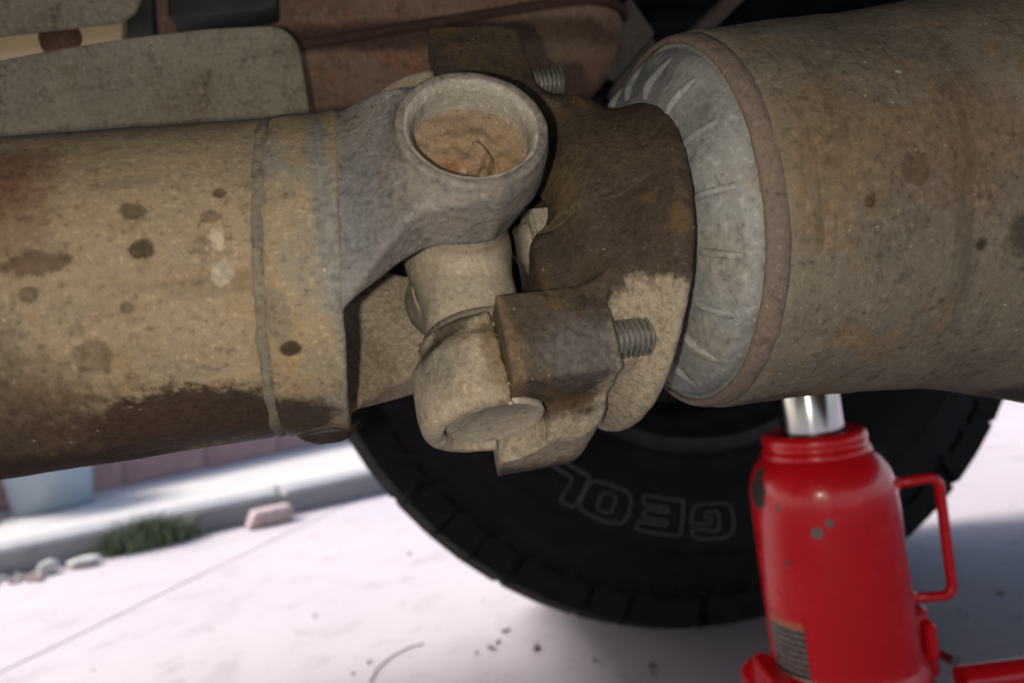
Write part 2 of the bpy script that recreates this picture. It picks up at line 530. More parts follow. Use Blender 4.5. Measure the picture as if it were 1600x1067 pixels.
stone('stone', on_z(135, 884, 0), (.034, .020, .010), m_white, 'flat pale stone at the left foot of the grass tuft', 'stone', seed=2)
for k in range(26):
    px, py = random.uniform(-20, 70), random.uniform(899, 912)
    q = on_z(px, py + (40-px)*.12, 0)
    rr = random.uniform(.004, .009)
    stone('gravel_chip', q, (rr, rr*.8, rr*.6), m_red if k % 2 else m_white, 'small gravel chip in the gutter by the white stone', 'gravel', 'gravel chips in the gutter', seed=k)

# dry bits lying on the concrete near the wheel
m_leaf = plain('dry_leaf', (.16, .11, .10), .9, var=.4, scale=80)
bits = [(492, 962, 8), (577, 1034, 9), (552, 1052, 6), (790, 985, 16), (778, 1003, 12), (768, 1012, 18), (745, 1020, 8), (838, 1012, 24), (930, 1032, 12), (1018, 1040, 18), (1020, 1052, 10), (640, 865, 8), (1563, 926, 12), (1498, 955, 8)]
where = ['left of the wheel', 'beside the thin wire']
for k, (px, py, w) in enumerate(bits):
    q = on_z(px, py, .001); d_ = (q-C)@FW; s_ = w/FPX*d_*.5
    a_ = random.uniform(0, math.pi); n = 7
    ring = [q + np.array([s_*math.cos(t)*math.cos(a_) - s_*.45*math.sin(t)*math.sin(a_), s_*math.cos(t)*math.sin(a_) + s_*.45*math.sin(t)*math.cos(a_), .0015*math.cos(2*t)]) * np.array([1,1,1]) * 1 for t in np.linspace(0, 2*math.pi, n, endpoint=False)]
    lab = 'dry leaf scrap on the concrete right of the red jack' if px > 1400 else ('dry leaf scrap on the concrete below the tyre' if px > 700 else 'dry leaf scrap on the concrete left of the tyre')
    tag(part('leaf_scrap', prism(ring, (0, 0, .0012)), m_leaf, loc=q, smooth=False), lab, 'leaf', 'leaf scraps on the concrete ' + ('by the jack' if px > 1400 else 'below the tyre' if px > 700 else 'left of the tyre'))
gV = []; gF = []
for k in range(140):
    q = np.array([random.uniform(-.7, 1.0), random.uniform(.55, 1.6), .0004]); rr = random.uniform(.0008, .0024)
    n_ = len(gV); az = random.uniform(0, 6.28)
    gV += [q + rr*np.array([math.cos(az+t)*random.uniform(.6, 1.2), math.sin(az+t)*random.uniform(.6, 1.2), 0]) for t in (0, 1.6, 3.1, 4.7)] + [q + np.array([0, 0, rr*.8])]
    gF += [(n_+i, n_+(i+1) % 4, n_+4) for i in range(4)]
o = part('grit', (np.array(gV), gF), m_leaf, smooth=False); tag(o, 'fine dark grit scattered over the pale concrete', 'grit', kind='stuff')
wire = [on_z(x, y, .0015) for x, y in ((578, 1064), (590, 1042), (612, 1024), (640, 1010), (668, 1003))]
wv = []
for i in range(len(wire)-1):
    for k in range(5): wv.append(wire[i] + (wire[i+1]-wire[i])*k/5)
tag(part('wire', tube(wv, .0008, 6), plain('wire_brown', (.34, .26, .26), .7), loc=wire[0]), 'thin brown twig curving on the concrete in front of the tyre', 'twig')
bpy.data.objects['wire'].name = 'twig'

# ------------------------------------------------------------------ the truck overhead
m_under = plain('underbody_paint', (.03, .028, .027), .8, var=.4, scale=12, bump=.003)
tr = thing('truck_underside', (-.2, .1, .5), 'dark underside of the truck above the driveshaft', 'truck')
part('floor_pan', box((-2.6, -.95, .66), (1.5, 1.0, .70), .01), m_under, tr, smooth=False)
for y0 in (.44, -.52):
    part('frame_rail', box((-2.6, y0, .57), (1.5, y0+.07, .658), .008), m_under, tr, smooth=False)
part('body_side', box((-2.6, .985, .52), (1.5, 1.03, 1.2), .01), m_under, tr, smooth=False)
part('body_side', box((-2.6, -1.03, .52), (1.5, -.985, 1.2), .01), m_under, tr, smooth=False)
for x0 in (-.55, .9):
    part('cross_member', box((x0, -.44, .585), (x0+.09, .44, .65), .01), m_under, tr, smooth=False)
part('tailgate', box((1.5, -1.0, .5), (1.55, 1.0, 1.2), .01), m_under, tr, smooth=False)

# ------------------------------------------------------------------ driveshaft
DS = thing('drive_shaft', J, 'thick dust-caked driveshaft tube ending in a grey forged yoke', 'driveshaft')
base = np.array(DS.location)
DS.location = [float(v) for v in J + np.array([0, 0, -.0022])]
J0 = J; J = J - np.array([0, 0, .0022])
def lean(V):                                # weld and collar sit a touch out of square
    V = np.array(V); k = np.clip((V[:, 0] - J[0] + .10) / .03, 0, 1)
    V[:, 0] += .10 * (V[:, 2] - J[2]) * k
    return V
sp = lambda x, y, rx, ry=None, colr=OIL, amt=.9, **k: (on_cyl(x, y, .0495), (rx/4900*1.05, (ry or rx)/4900*1.05, (ry or rx)/4900*1.05), colr, amt, k)
RUST = (.13, .065, .038)
tube_blobs = [
    sp(220, 377, 14, 12, OIL, .85, wob=.5), sp(203, 320, 16, 12, BRN, .8, wob=.9), sp(341, 292, 9, 8, OIL, .7, wob=.3), sp(328, 328, 13, 9, BRN, .6, wob=.4),
    sp(60, 398, 34, 15, BRN, .8, wob=.9), sp(42, 446, 10, 9, BRN, .7), sp(197, 467, 9, 8, BRN, .6, wob=.7), sp(143, 545, 20, 22, BRN, .5),
    sp(345, 412, 15, 14, (.42, .36, .28), .8, wob=.7), sp(338, 358, 8, 16, (.45, .38, .28), .8, wob=.5),
    sp(5, 270, 60, 55, RUST, .8, wob=.6, edge=.6, wscale=90), sp(-30, 340, 60, 60, RUST, .5, wob=.7, edge=.6, wscale=90),
    sp(110, 195, 110, 40, (.16, .16, .16), .6, wob=.5, edge=.6, wscale=90),
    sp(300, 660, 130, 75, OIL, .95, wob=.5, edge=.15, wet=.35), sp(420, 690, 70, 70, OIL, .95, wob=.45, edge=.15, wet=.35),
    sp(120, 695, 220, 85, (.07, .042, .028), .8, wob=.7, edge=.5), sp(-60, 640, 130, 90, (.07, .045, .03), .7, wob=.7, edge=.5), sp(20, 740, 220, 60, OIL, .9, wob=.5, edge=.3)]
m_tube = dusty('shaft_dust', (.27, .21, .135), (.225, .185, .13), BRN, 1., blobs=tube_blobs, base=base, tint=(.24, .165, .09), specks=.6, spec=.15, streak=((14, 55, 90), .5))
prof = dense([(-1.3, .0495), (-.30, .0495)], .03)[:-1] + dense([(-.30, .0495), (-.0615, .0495), (-.0600, .0489), (-.0575, .0489), (-.0560, .0498)], .004)
V, F = lathe(prof, J, AX, 120, cap=False, noise=.0004, nscale=45)
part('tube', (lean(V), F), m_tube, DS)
col_blobs = [sp(452, 533, 14, 11, OIL, .95, wob=.25), sp(455, 650, 60, 55, OIL, .9, wob=.4, edge=.2, wet=.3), sp(430, 480, 16, 40, (.16, .14, .12), .6), sp(505, 300, 14, 220, (.19, .19, .18), .8, wob=.7, edge=.5), sp(525, 420, 25, 60, (.22, .21, .19), .8, wob=.7, edge=.5)]
m_collar = dusty('collar_dust', (.27, .21, .125), (.20, .18, .15), BRN, 1., blobs=col_blobs, base=base, tint=(.27, .18, .085), specks=.9, grain=.0003)
prof = dense([(-.0580, .0488), (-.0565, .0500), (-.0540, .0502), (-.048, .0501), (-.0420, .0503), (-.0398, .0508), (-.0388, .0509), (-.0380, .0502), (-.0378, .044), (-.044, .040)], .0025)
V, F = lathe(prof, J, AX, 140, cap=False, noise=.0005, nscale=90)
part('weld_collar', (lean(V), F), m_collar, DS)
m_bead = dusty('weld_dark', (.15, .135, .108), (.20, .17, .12), (.07, .06, .046), 1.2, grain=.0004)
V, F = lathe(dense([(-.0609, .0486), (-.0605, .0493), (-.0595, .0496), (-.0581, .0495), (-.0573, .0486)], .0008), J, AX, 160, cap=False)
Vn = rough(V, .0006, 130); part('weld_bead', (lean(Vn), F), m_bead, DS)

def yoke_fn(t, p, q):
    t = t - .10 * (p*math.sin(TH) - q*math.cos(TH)) * sstep(-.015, -.038, t)
    ap = np.abs(p); rq = np.sqrt(t*t + q*q); rr = np.sqrt(p*p + q*q)
    ear = scyl(rq, ap, .0180 + .0032*sstep(.034, .050, ap), .035, .0598, .0030)
    s = sstep(-.040, -.014, t)
    w = .0345 + (.0212 - .0345) * sstep(-.041, -.012, t)**.8
    po = np.sqrt(np.maximum(.0496**2 - np.minimum(q*q, .0016), 1e-6)) * (1-s) + .0572 * s
    pi = .034 * (1-s) + .0375 * s
    arm = smax(smax(np.abs(q) - w, ap - po, .003), smax(pi - ap, np.maximum(t - .004, -.044 - t), .003), .003)
    d = smin(arm, ear, .005)
    disc = scyl(rr, t, .0488, -.056, -.0400, .001)
    throat = np.sqrt((t + .020)**2 + (ap*.55)**2) - .0235      # hollow between the ears
    disc = smax(disc, -throat, .004)
    d = smin(d, disc, .007)
    rim = scyl(rq, ap, .0207, .045, .0618, .0010)
    d = smin(d, rim, .0012)
    cut = np.maximum(rq - (.0164 + np.maximum(ap - .0600, 0) * .9), .0485 - ap)
    d = smax(d, -cut, .0006)
    d = np.maximum(d, np.minimum(-.0385 - t, rr - .0484))
    return d + .00016 * lump(t, p, q, 130, .7) + .00006 * lump(t, p, q, 700, 2)
pos, F = surface(yoke_fn, (-.058, -.066, -.053), (.026, .066, .053), .00065)
yk = []
m_yoke = dusty('yoke_iron', (.225, .205, .185), (.17, .165, .16), (.065, .055, .046), 1.1, rough=.7, wear=(.34, .31, .27), grain=.0004, tint=(.21, .16, .12), specks=.4, base=base, streak=((40, 90, 30), .5),
    blobs=[(J + E1*.055 + AX*-.030 + E2*.012, (.010, .02, .02), (.135, .14, .15), .7, dict(wob=.8, edge=.6)),
           (J + E1*.061, (.030, .010, .026), (.20, .165, .125), .55, dict(wob=.8, edge=.5)),
           (J + E1*.056 + E2*.012 + AX*.018, (.02, .02, .012), (.16, .15, .14), .7, dict(wob=.7)),
           (J - E1*.045 + AX*-.012, (.05, .04, .045), (.42, .35, .26), .95, dict(wob=.3, edge=.4)),
           (J + E1*.02 - E1*.05 + AX*-.036 + E2*.02, (.012, .02, .02), (.20, .14, .085), .5, dict(wob=.5))])
part('end_yoke', (to_world(pos, AX, E1, E2), F), m_yoke, DS)
# rim of pale bare metal inside the eye, then the plug of dried mud
m_pale = dusty('eye_rim_bare', (.36, .33, .285), (.29, .265, .23), (.18, .15, .12), 1.5, rough=.7, specks=.2)
for s_ in (1, -1):
    V, F = lathe(dense([(.0486, .0165), (.0486, .0160), (.0592, .01605), (.0606, .0166), (.0617, .0174), (.0616, .0181)], .0006), J, E1*s_, 96, cap=False)
    part('bearing_bore', (rough(V, .00025, 300), F), m_pale, DS)
    n, mr = 72, 22; V = []; F = []
    for i in range(mr+1):
        r_ = .0162*i/mr
        for k in range(n):
            a_ = 2*math.pi*k/n; x_, y_ = r_*math.cos(a_), r_*math.sin(a_)
            hgt = .0506 + .0014*mnoise.noise(Vector((x_*230, y_*230, s_*3))) + .0004*mnoise.noise(Vector((x_*600, y_*600, 5))) + .0016*(i/mr)**6
            dd = abs(x_ - .0015 - .0028*math.sin(y_*260+.6)); tail = 1 if y_ > -.002 else 0      # the wiped worm of mud
            hgt += tail*.0034*max(0, 1-(dd/.0021)**2)
            dl = math.hypot(x_+.005, (y_-.007)*1.2); hgt -= .0007*max(0, 1-(dl/.0065)**2)
            V.append(J + s_*E1*hgt + AX*x_ + E2*y_)
    for i in range(mr):
        for k in range(n): F.append((i*n+k, (i+1)*n+k, (i+1)*n+(k+1)%n, i*n+(k+1)%n))
    if s_ == 1:
        m_mud = dusty('dried_mud', (.27, .19, .115), (.22, .165, .11), (.13, .085, .05), 1.6, rough=.7, base=base, tint=(.31, .20, .105), grain=.0003,
            blobs=[(J + E1*.0515 + AX*-.005 + E2*.003, (.0045, .004, .004), (.30, .135, .06), .7, dict(wob=.6, edge=.5, wet=.4)), (J + E1*.0515 + AX*.0105 + E2*.004, (.005, .004, .004), (.31, .18, .095), .7, dict(wob=.6, edge=.5)), (J + E1*.0505 + AX*-.004 + E2*.009, (.006, .005, .004), (.14, .09, .05), .7, dict(wob=.5))])
    part('mud_plug', (np.array(V), F), m_mud, DS)
# a drop of oil hanging from the collar
q = on_cyl(478, 655, .0505)
od = J + np.array([-.050, -.006, -.0515])
V, F = lathe([(-.003, .0005), (-.0026, .003), (-.001, .0048), (.001, .0058), (.0028, .0066), (.004, .004)], od, (0,0,1), 24)
V = od + (V - od)*np.array([1.5, .9, .75])
part('oil_drop', (rough(V, .0008, 250), F), plain('oil_crust', (.028, .017, .015), .45, var=.4, scale=200, bump=.0004), DS)

J = J0
# ------------------------------------------------------------------ cross of the joint
UJ = thing('joint_cross', J + np.array([0, 0, -.05]), 'dusty tan four-armed cross held between the two yokes', 'joint')
base = np.array(UJ.location)
m_cross = dusty('cross_dust', (.40, .34, .26), (.32, .28, .22), (.20, .16, .12), 1., rough=.85, specks=.3, grain=.0002)
def cross_fn(x, y, z):
    ra = np.sqrt(x*x + z*z); rb = np.sqrt(x*x + y*y)
    d = np.sqrt(x*x + y*y + z*z) - .0175
    d = smin(d, scyl(ra, np.abs(y), .0142, -.03, .0345, .001), .006)
    d = smin(d, scyl(rb, np.abs(z), .0160, -.03, .0345, .001), .004)
    return d + .00025*lump(x, y, z, 170, 1.1)
pos, F = surface(cross_fn, (-.022, -.037, -.037), (.022, .037, .037), .0008)
part('cross_body', (to_world(pos, AX, E1, E2), F), m_cross, UJ)
m_seal = dusty('seal_rubber', (.13, .11, .09), (.22, .19, .15), (.05, .04, .03), 1.3)
for ax_ in (E1, -E1, E2, -E2):
    cup = part('bearing_cup', lathe([(.024, .0142), (.024, .0152), (.0345, .0155), (.0545, .0153), (.0547, .0151), (.0622, .0151), (.0629, .0143), (.0627, .0128), (.0623, .0122), (.0623, 0)] if abs(ax_ @ E2) > .5 else [(.024, .0142), (.024, .0152), (.0345, .0155), (.0480, .0150), (.0484, .0146), (.0485, 0)], J, ax_, 72, cap=False), m_cross, UJ, sharp=40)
    if abs(ax_ @ E2) > .5: part('dust_seal', lathe([(.0316, .0155), (.0318, .0168), (.0324, .0173), (.0336, .0173), (.0340, .0168)], J, ax_, 64, cap=False), m_seal, cup)
    else: part('dust_seal', lathe([(.0290, .0153), (.0292, .0172), (.0302, .0178), (.0318, .0178), (.0326, .0172), (.0328, .0153)], J, ax_, 64, cap=False), m_seal, cup)

# ------------------------------------------------------------------ pinion flange yoke
FY = thing('pinion_yoke', J + np.array([.05, 0, -.07]), 'dark oil-soaked flange yoke bolted round the cross', 'yoke')
base = np.array(FY.location)
def flange_fn(t, p, q):
    ap = np.abs(p); rp = np.sqrt(p*p + q*q); rc = np.sqrt(t*t + q*q); rl = np.sqrt((p - .0111)**2 + (q + .0057)**2)
    zr = -p*math.cos(TH) + q*math.sin(TH); tt = t - .20*zr
    end = np.where(p > 0, .0622 + .0078 * sstep(.010, -.006, q), .0745)
    blk = smax(np.maximum(.0365 - ap, np.abs(q) - .0305), np.maximum(ap - end, np.abs(t - .0178) - .0158), .0014)
    blk = smax(blk, np.where(p > 0, (q - .0305)*.94 + (ap - .0515)*.33, -1), .0012)   # facet low on the side
    blk = smax(blk, (t*.55 + ap*.83) - np.where(p > 0, .0735, .0775), .0014)
    blk = smax(blk, ((.0020 - t) + (.0365 - ap)*.6) * .85 - .0008, .001)
    arm = sbox(t, ap, q, (.0315, .034, 0), (.0120, .024, .022), .004)
    d = smin(blk, arm, .006)
    web = sbox(t, p, q, (.0430, 0, 0), (.0090, .040, .032), .007)
    hub = scyl(rp, t, .034, .0345, .056, .007)
    web = smin(web, hub, .012)
    d = smin(d, web, .010)
    bell = smax(rl - (.0275 + .0265*sstep(.031, .059, tt)), np.maximum(.033 - tt, tt - .0602), .004)
    disc = scyl(rl, tt, .0545, .0565, .0602, .0013)
    sleeve = scyl(rp, t, .026, .05, .10, .001)
    bd = smin(smin(bell, disc, .006), sleeve, .003)
    dome = (np.sqrt(((t - .060)/.027)**2 + ((p - .006)/.044)**2 + ((q + .002)/.042)**2) - 1) * .034
    dome = smax(dome, t - .060, .003)
    bd = smin(bd, dome, .008)
    d = smin(d, bd, np.where(p > .01, .005, .016))
    d = smax(d, -scyl(rc, ap, .0157, .0, .09, .0), .0008)        # saddle for the bearing cup
    d = smax(d, -scyl(rp, t, .0178, -.02, .0385, .002), .002)    # pocket of the pinion nut
    return d + .00025*lump(t, p, q, 110, 2.2) + .00010*lump(t, p, q, 600, .4)
pos, F = surface(flange_fn, (-.0035, -.078, -.063), (.104, .074, .063), .00075)
DUST = (.36, .30, .22)
DK, DK2 = (.074, .054, .036), (.052, .038, .027)
m_fl = dusty('oily_iron', DK, DK2, (.022, .016, .012), 1., rough=.72, tint=(.115, .070, .030), specks=.45, base=base, grain=.00045, wear=(.15, .125, .10), streak=((60, 30, 60), .5),
    blobs=[(J + AX*.052 + E2*.056 + E1*.018, (.024, .024, .024), DUST, .95, dict(wob=.32, edge=.12)),
           (J + AX*.050 + E2*.054 - E1*.022, (.024, .05, .030), DUST, .95, dict(wob=.3, edge=.15)),
           (J + AX*.018 + E2*.070 - E1*.008, (.024, .022, .0095), DUST, .95, dict(wob=.35, edge=.3)),
           (J + AX*.024 + E2*.056 + E1*.027, (.014, .012, .010), (.12, .11, .105), .75, dict(wob=.7, edge=.5)),
           (J + AX*.002 + E2*.052 + E1*.020, (.005, .02, .02), (.17, .115, .07), .7, dict(wob=.7, edge=.4)),
           (J + AX*.034 + E1*.024, (.010, .012, .012), (.15, .105, .05), .6, dict(wob=.6, edge=.6))])
part('yoke_body', (to_world(pos, AX, E2, E1), F), m_fl, FY)

def strap_fn(t, p, q):
    rc = np.sqrt(t*t + q*q)
    d = scyl(rc, p, .0188, .0335, .060, .0030)
    d = smin(d, scyl(rc, p, .0226, .0415, .0645, .0045), .005)
    d = smax(d, t - .0019, .0008)
    d = smax(d, -scyl(rc, p, .0153, .0, .0605, .0), .0006)
    d = smax(d, -np.maximum(rc - (.0159 + np.maximum(p - .0625, 0)*.5), .0545 - p), .0006)
    return d + .00040*lump(t, p, q, 160, 3.1) + .0001*lump(t, p, q, 650, 1)
pos, F = surface(strap_fn, (-.027, .034, -.032), (.004, .068, .032), .0007)
m_strap = dusty('strap_dust', (.37, .31, .23), (.31, .265, .20), (.17, .13, .09), 1.2, rough=.9, grain=.0004, wear=(.44, .38, .29), tint=(.27, .20, .13), specks=.35, base=base,
    blobs=[(J + AX*-.013 + E2*.048 + E1*.014, (.009, .009, .009), (.22, .19, .155), .8, dict(wob=.5, edge=.6)),
           (J + AX*-.008 + E2*.0385 + E1*.014, (.016, .0035, .012), (.085, .06, .04), .9, dict(wob=.8, edge=.3)),
           (J + AX*.0 + E2*.050 + E1*.022, (.004, .02, .012), (.20, .14, .085), .8, dict(wob=.6, edge=.4))])
for s_ in (1, -1):
    part('bearing_strap', (to_world(pos*np.array([1, s_, 1]), AX, E2, E1), F if s_ > 0 else F[:, ::-1]), m_strap, FY)

def crumbs(spots, mat, parent, name='mud_crust'):
    ico = [(0,0,1), (.89,0,.45), (.28,.85,.45), (-.72,.53,.45), (-.72,-.53,.45), (.28,-.85,.45), (.72,.53,-.45), (-.28,.85,-.45), (-.89,0,-.45), (-.28,-.85,-.45), (.72,-.53,-.45), (0,0,-1)]
    fi = [(0,1,2),(0,2,3),(0,3,4),(0,4,5),(0,5,1),(1,6,2),(2,7,3),(3,8,4),(4,9,5),(5,10,1),(2,6,7),(3,7,8),(4,8,9),(5,9,10),(1,10,6),(11,7,6),(11,8,7),(11,9,8),(11,10,9),(11,6,10)]
    V = []; F = []
    for c_, r_ in spots:
        n_ = len(V)
        st = np.array([random.uniform(.6, 1.3) for _ in range(3)])
        V += [c_ + np.array(v)*st*r_*random.uniform(.7, 1.2) for v in ico]; F += [tuple(i+n_ for i in f) for f in fi]
    return tag(part(name, (np.array(V), F), mat, parent, smooth=False), kind='stuff')
sp_ = []
UPv = np.array([0, 0, 1.]); NRv = np.array([0, -1., 0])
for k in range(150):
    a_ = random.uniform(-.5, 2.6)                      # round the rim of the flange, top to lower front
    rd = math.cos(a_)*UPv + math.sin(a_)*NRv
    r_ = .0545 + random.uniform(-.004, .0007)
    pz = rd*r_ + np.array([0, 0, -.0125])
    sp_.append((J + pz + AX*(.0598 + .20*pz[2] + random.uniform(-.0035, .0006)), random.uniform(.0003, .0011)))
for k in range(60):
    a_ = random.uniform(1.7, 4.0)
    sp_.append((J + E2*(.0338 + random.uniform(-.0006, .002)) + .0182*(math.cos(a_)*AX + math.sin(a_)*-E1), random.uniform(.0003, .0009)))
crumbs(sp_, m_fl, FY)
sp_ = [(J + E2*(.037 + random.uniform(0, .028)) + AX*random.uniform(.0005, .0025) + E1*(.0195 + random.uniform(-.002, .003)), random.uniform(.0003, .0009)) for k in range(40)]
crumbs(sp_, m_strap, FY)
m_stud = dusty('stud_steel', (.30, .29, .27), (.15, .135, .115), (.035, .027, .02), 2., rough=.4, metal=.6, wear=(.5, .49, .46), specks=0)
for p_ in (.052, -.052):
    for q_ in (.0225, -.0225):
        o_ = J + E2*p_ + E1*q_
        pr = [(.030, .0050)]
        t_ = .0325; L_ = .0465
        while t_ < L_ - .0010:
            pr += [(t_, .0045), (t_+.0003, .0045), (t_+.0008, .0058), (t_+.0010, .0058)]; t_ += .00165
        pr += [(L_-.0006, .0048), (L_, .0040), (L_, 0)]
        part('threaded_stud', lathe(pr, o_, AX, 28, cap=False), m_stud, FY, sharp=30)
# nut on the end of the pinion shaft
m_nut = dusty('nut_dust', (.40, .36, .29), (.33, .29, .23), (.18, .14, .10), 1.6, rough=.8)
nut = part('pinion_nut', lathe([(.0245, .0075), (.0245, .0112), (.0258, .0140), (.0420, .0140)], J, AX, 6, cap=False, phase=.2), m_nut, FY, smooth=False)
part('shaft_end', lathe([(.0222, 0), (.0222, .0060), (.0232, .0074), (.040, .0074)], J, AX, 32, cap=False), m_nut, nut, sharp=40)

# ------------------------------------------------------------------ axle housing with its dust shield
XA = .352; ZA = .417
RA = thing('rear_axle', (XA, J[1], .26), 'big dusty axle housing with round pinion nose and grey dust shield', 'axle')
base = np.array(RA.location)
hb = lambda x, y, r_, colr=OIL, amt=.85, **k: (on_cyl(x, y, .0665), (r_/4150,)*3, colr, amt, k)
H1, H2 = (.19, .162, .12), (.15, .132, .102)
m_house = dusty('housing_iron', H1, H2, (.065, .052, .04), .8, rough=.85, tint=(.22, .135, .065), specks=.9, base=base, grain=.0003, streak=((120, 22, 14), .6),
    blobs=[hb(1428, 264, 21, (.05,.045,.04), .75, wob=.25), hb(1358, 314, 8), hb(1488, 248, 7), hb(1525, 379, 12, OIL, .85, wob=.3), hb(1487, 556, 9), hb(1172, 112, 10, (.07,.05,.035), .8, wob=.3), hb(1463, 466, 8, OIL, .5),
           hb(1400, 118, 6, (.6,.56,.5), .9), hb(1455, 208, 5, (.75,.6,.35), .9), hb(1345, 640, 25, (.36,.33,.28), .7, wob=.8),
           hb(1590, 360, 30, (.06,.045,.035), .8, wob=.5), hb(1590, 590, 60, (.045,.035,.03), .85, wob=.5, edge=.4), hb(1200, 640, 60, (.05,.04,.035), .6, wob=.6),
           hb(1320, 230, 85, (.24, .15, .075), .5, wob=.9, edge=.7), hb(1500, 220, 80, (.22, .13, .07), .5, wob=.9, edge=.7)])
prof = dense([(.0815, .0630), (.0825, .0644), (.0840, .0653), (.100, .0666), (.120, .0675), (.140, .0685), (.155, .0702), (.172, .0728), (.190, .0768), (.210, .0825), (.235, .0900), (.262, .098), (.285, .108), (.305, .122), (.335, .128), (.365, .118), (.385, .09), (.39, 0.02)], .004)
V, F = lathe(prof, J, AX, 140, cap=False, noise=.0012, nscale=28)
part('pinion_housing', (V, F), m_house, RA)
m_lip = dusty('lip_iron', (.185, .14, .11), (.16, .125, .105), (.075, .055, .045), 1., rough=.85, tint=(.19, .105, .06), specks=.5, base=base)
part('housing_lip', lathe(dense([(.0820, .0618), (.0776, .0619), (.0770, .0624), (.0771, .0632), (.0778, .0640), (.0790, .0646), (.0810, .0651), (.0830, .0652), (.0838, .0646), (.0841, .0632)], .0012), J, AX, 160, cap=False, noise=.0003, nscale=120), m_lip, RA)
ZN, ZN2 = (.30, .30, .285), (.235, .24, .235)
m_zinc = dusty('zinc_dust', ZN, ZN2, (.12, .12, .11), .8, rough=.65, metal=.15, specks=.3, base=base, tint=(.30, .26, .20), grain=.00015,
    blobs=[(J + AX*.068 + .053*(math.cos(a_)*np.array([0,0,1.]) + math.sin(a_)*np.array([0,-1.,0])), (.008, .010, .010), c_, .6, dict(wob=.8, edge=.6)) for a_, c_ in ((.15, (.10,.11,.12)), (.5, (.13,.135,.14)), (1.1, (.17,.175,.18)), (1.9, (.36,.33,.27)), (2.5, (.36,.33,.28)))])
sh = part('dust_shield', lathe(dense([(.0640, .030), (.0642, .036), (.0650, .043), (.0676, .050), (.0735, .0585), (.0768, .0600), (.0792, .0606), (.0792, .0615), (.0783, .0620), (.0820, .0620)], .0012), J, AX, 180, cap=False, noise=.0004, nscale=60), m_zinc, RA)
for k in range(18):
    a_ = 2*math.pi*(k+.35)/18
    rd = math.cos(a_)*np.array([0,0,1.]) + math.sin(a_)*np.array([0,-1.,0]); tg = np.cross(AX, rd)
    V = []; F = []; n = 9; rows = 7
    for i in range(rows):
        s_ = i/(rows-1); r_ = .0455 + .0125*s_
        tz = np.interp(r_, [.036, .043, .050, .0585], [.0642, .0650, .0676, .0735])
        hgt = (.0027 + .0006*math.sin(k*2.3))*math.sin(math.pi*min(1, .12+s_*.88))**.6
        for j in range(n):
            w_ = -1 + 2*j/(n-1)
            V.append(J + AX*(tz + .0004 - hgt*max(0, 1-w_**4)) + rd*r_ + tg*(w_*.0015*(1-.15*s_) + .0008*s_*math.sin(k*1.7)))
    for i in range(rows-1):
        for j in range(n-1): F.append((i*n+j, i*n+j+1, (i+1)*n+j+1, (i+1)*n+j))
    part('rib', (rough(np.array(V), .00012, 200), F), m_zinc, sh)
m_axd = plain('axle_iron', (.09, .075, .06), .85, var=.4, scale=40, bump=.001)
part('axle_tube', lathe(dense([(.05, .052), (.12, .045), (.46, .045)], .03), (XA, J[1], ZA-.005), (0,1,0), 48, noise=.001, nscale=20), m_axd, RA)
part('axle_tube', lathe(dense([(.05, .052), (.12, .045), (.46, .045)], .03), (XA, J[1], ZA-.005), (0,-1,0), 48, noise=.001, nscale=20), m_axd, RA)
JX, JY = .3095, .475
part('spring_plate', box((.270, .40, .318), (.420, .55, .372), .004), m_axd, RA, smooth=False)
part('backing_plate', lathe([(.425, .05), (.43, .15), (.445, .155), (.45, .155), (.455, .05)], (XA, J[1], ZA), (0,1,0), 64, cap=False), m_axd, RA)

# ------------------------------------------------------------------ wheel
KW = 1.08; WR = .387*KW; WC = np.array([.368, .692, ZA]); W_ = .265
WH = thing('mounted_tyre', (WC[0], WC[1]+W_/2, 0), 'black all-terrain truck tyre and dark steel rim behind the red jack', 'wheel')
base = np.array(WH.location)
def tyre_mat():
    s = NT('tyre_rubber'); n1 = s.noise(20, 5, .7); n2 = s.noise(300, 4, .7)
    c = s.mix(s.ramp(n1, .35, .7), (.008, .0073, .0078), (.014, .0125, .0125))
    c = s.mix(s.ramp(s.noise(55, 6, .75), .52, .72, 0, .6), c, (.030, .024, .021))
    s.lk(c, s.b.inputs['Base Color']); s.b.inputs['Roughness'].default_value = .75
    s.b.inputs['Specular IOR Level'].default_value = .25
    s.lk(s.bump(n2, .0005), s.b.inputs['Normal']); return s.m
m_tyre = tyre_mat()
prof = [(.062, .214), (.050, .212), (.036, .214), (.030, .221), (.026, .232), (.0185, .245), (.0090, .262), (.0035, .280), (.0012, .298), (.0010, .302), (-.0002, .303), (-.0002, .306), (.0012, .307), (.0030, .322), (.0080, .337), (.0080, .338), (.0095, .3385), (.016, .352), (.024, .364), (.036, .3715), (.06, .3735), (.1, .375), (.165, .375), (.205, .3735), (.229, .3715), (.241, .364), (.256, .338), (.263, .30), (.256, .262), (.239, .232), (.229, .214), (.20, .212)]
prof = [(a_, b_*KW) for a_, b_ in prof]
ty = part('tyre', lathe(dense(prof, .006), WC, (0,1,0), 192, cap=False), m_tyre, WH)
def block_mesh(y0, y1, r0, r1, half, skew, slant):
    V = []
    for r_ in (r0, r1):
        for (yy, hh) in ((y0, half), ((y0+y1)/2, half*1.02), (y1, half)):
            rr = r_ if not (yy == y0 and slant and r_ == r1) else r_ - slant
            for s_ in (-1, 1):
                a_ = (s_*hh + skew*(yy-(y0+y1)/2)) / WR
                k_ = 1 if r_ == r0 else .94
                a_ = (s_*hh*k_ + skew*(yy-(y0+y1)/2)) / WR
                V.append(((math.sin(a_))*rr, yy, math.cos(a_)*rr))
    F = [(6,7,9,8), (8,9,11,10), (0,6,8,2), (2,8,10,4), (1,3,9,7), (3,5,11,9), (0,1,7,6), (4,10,11,5)]
    return np.array(V), F
NB = 60
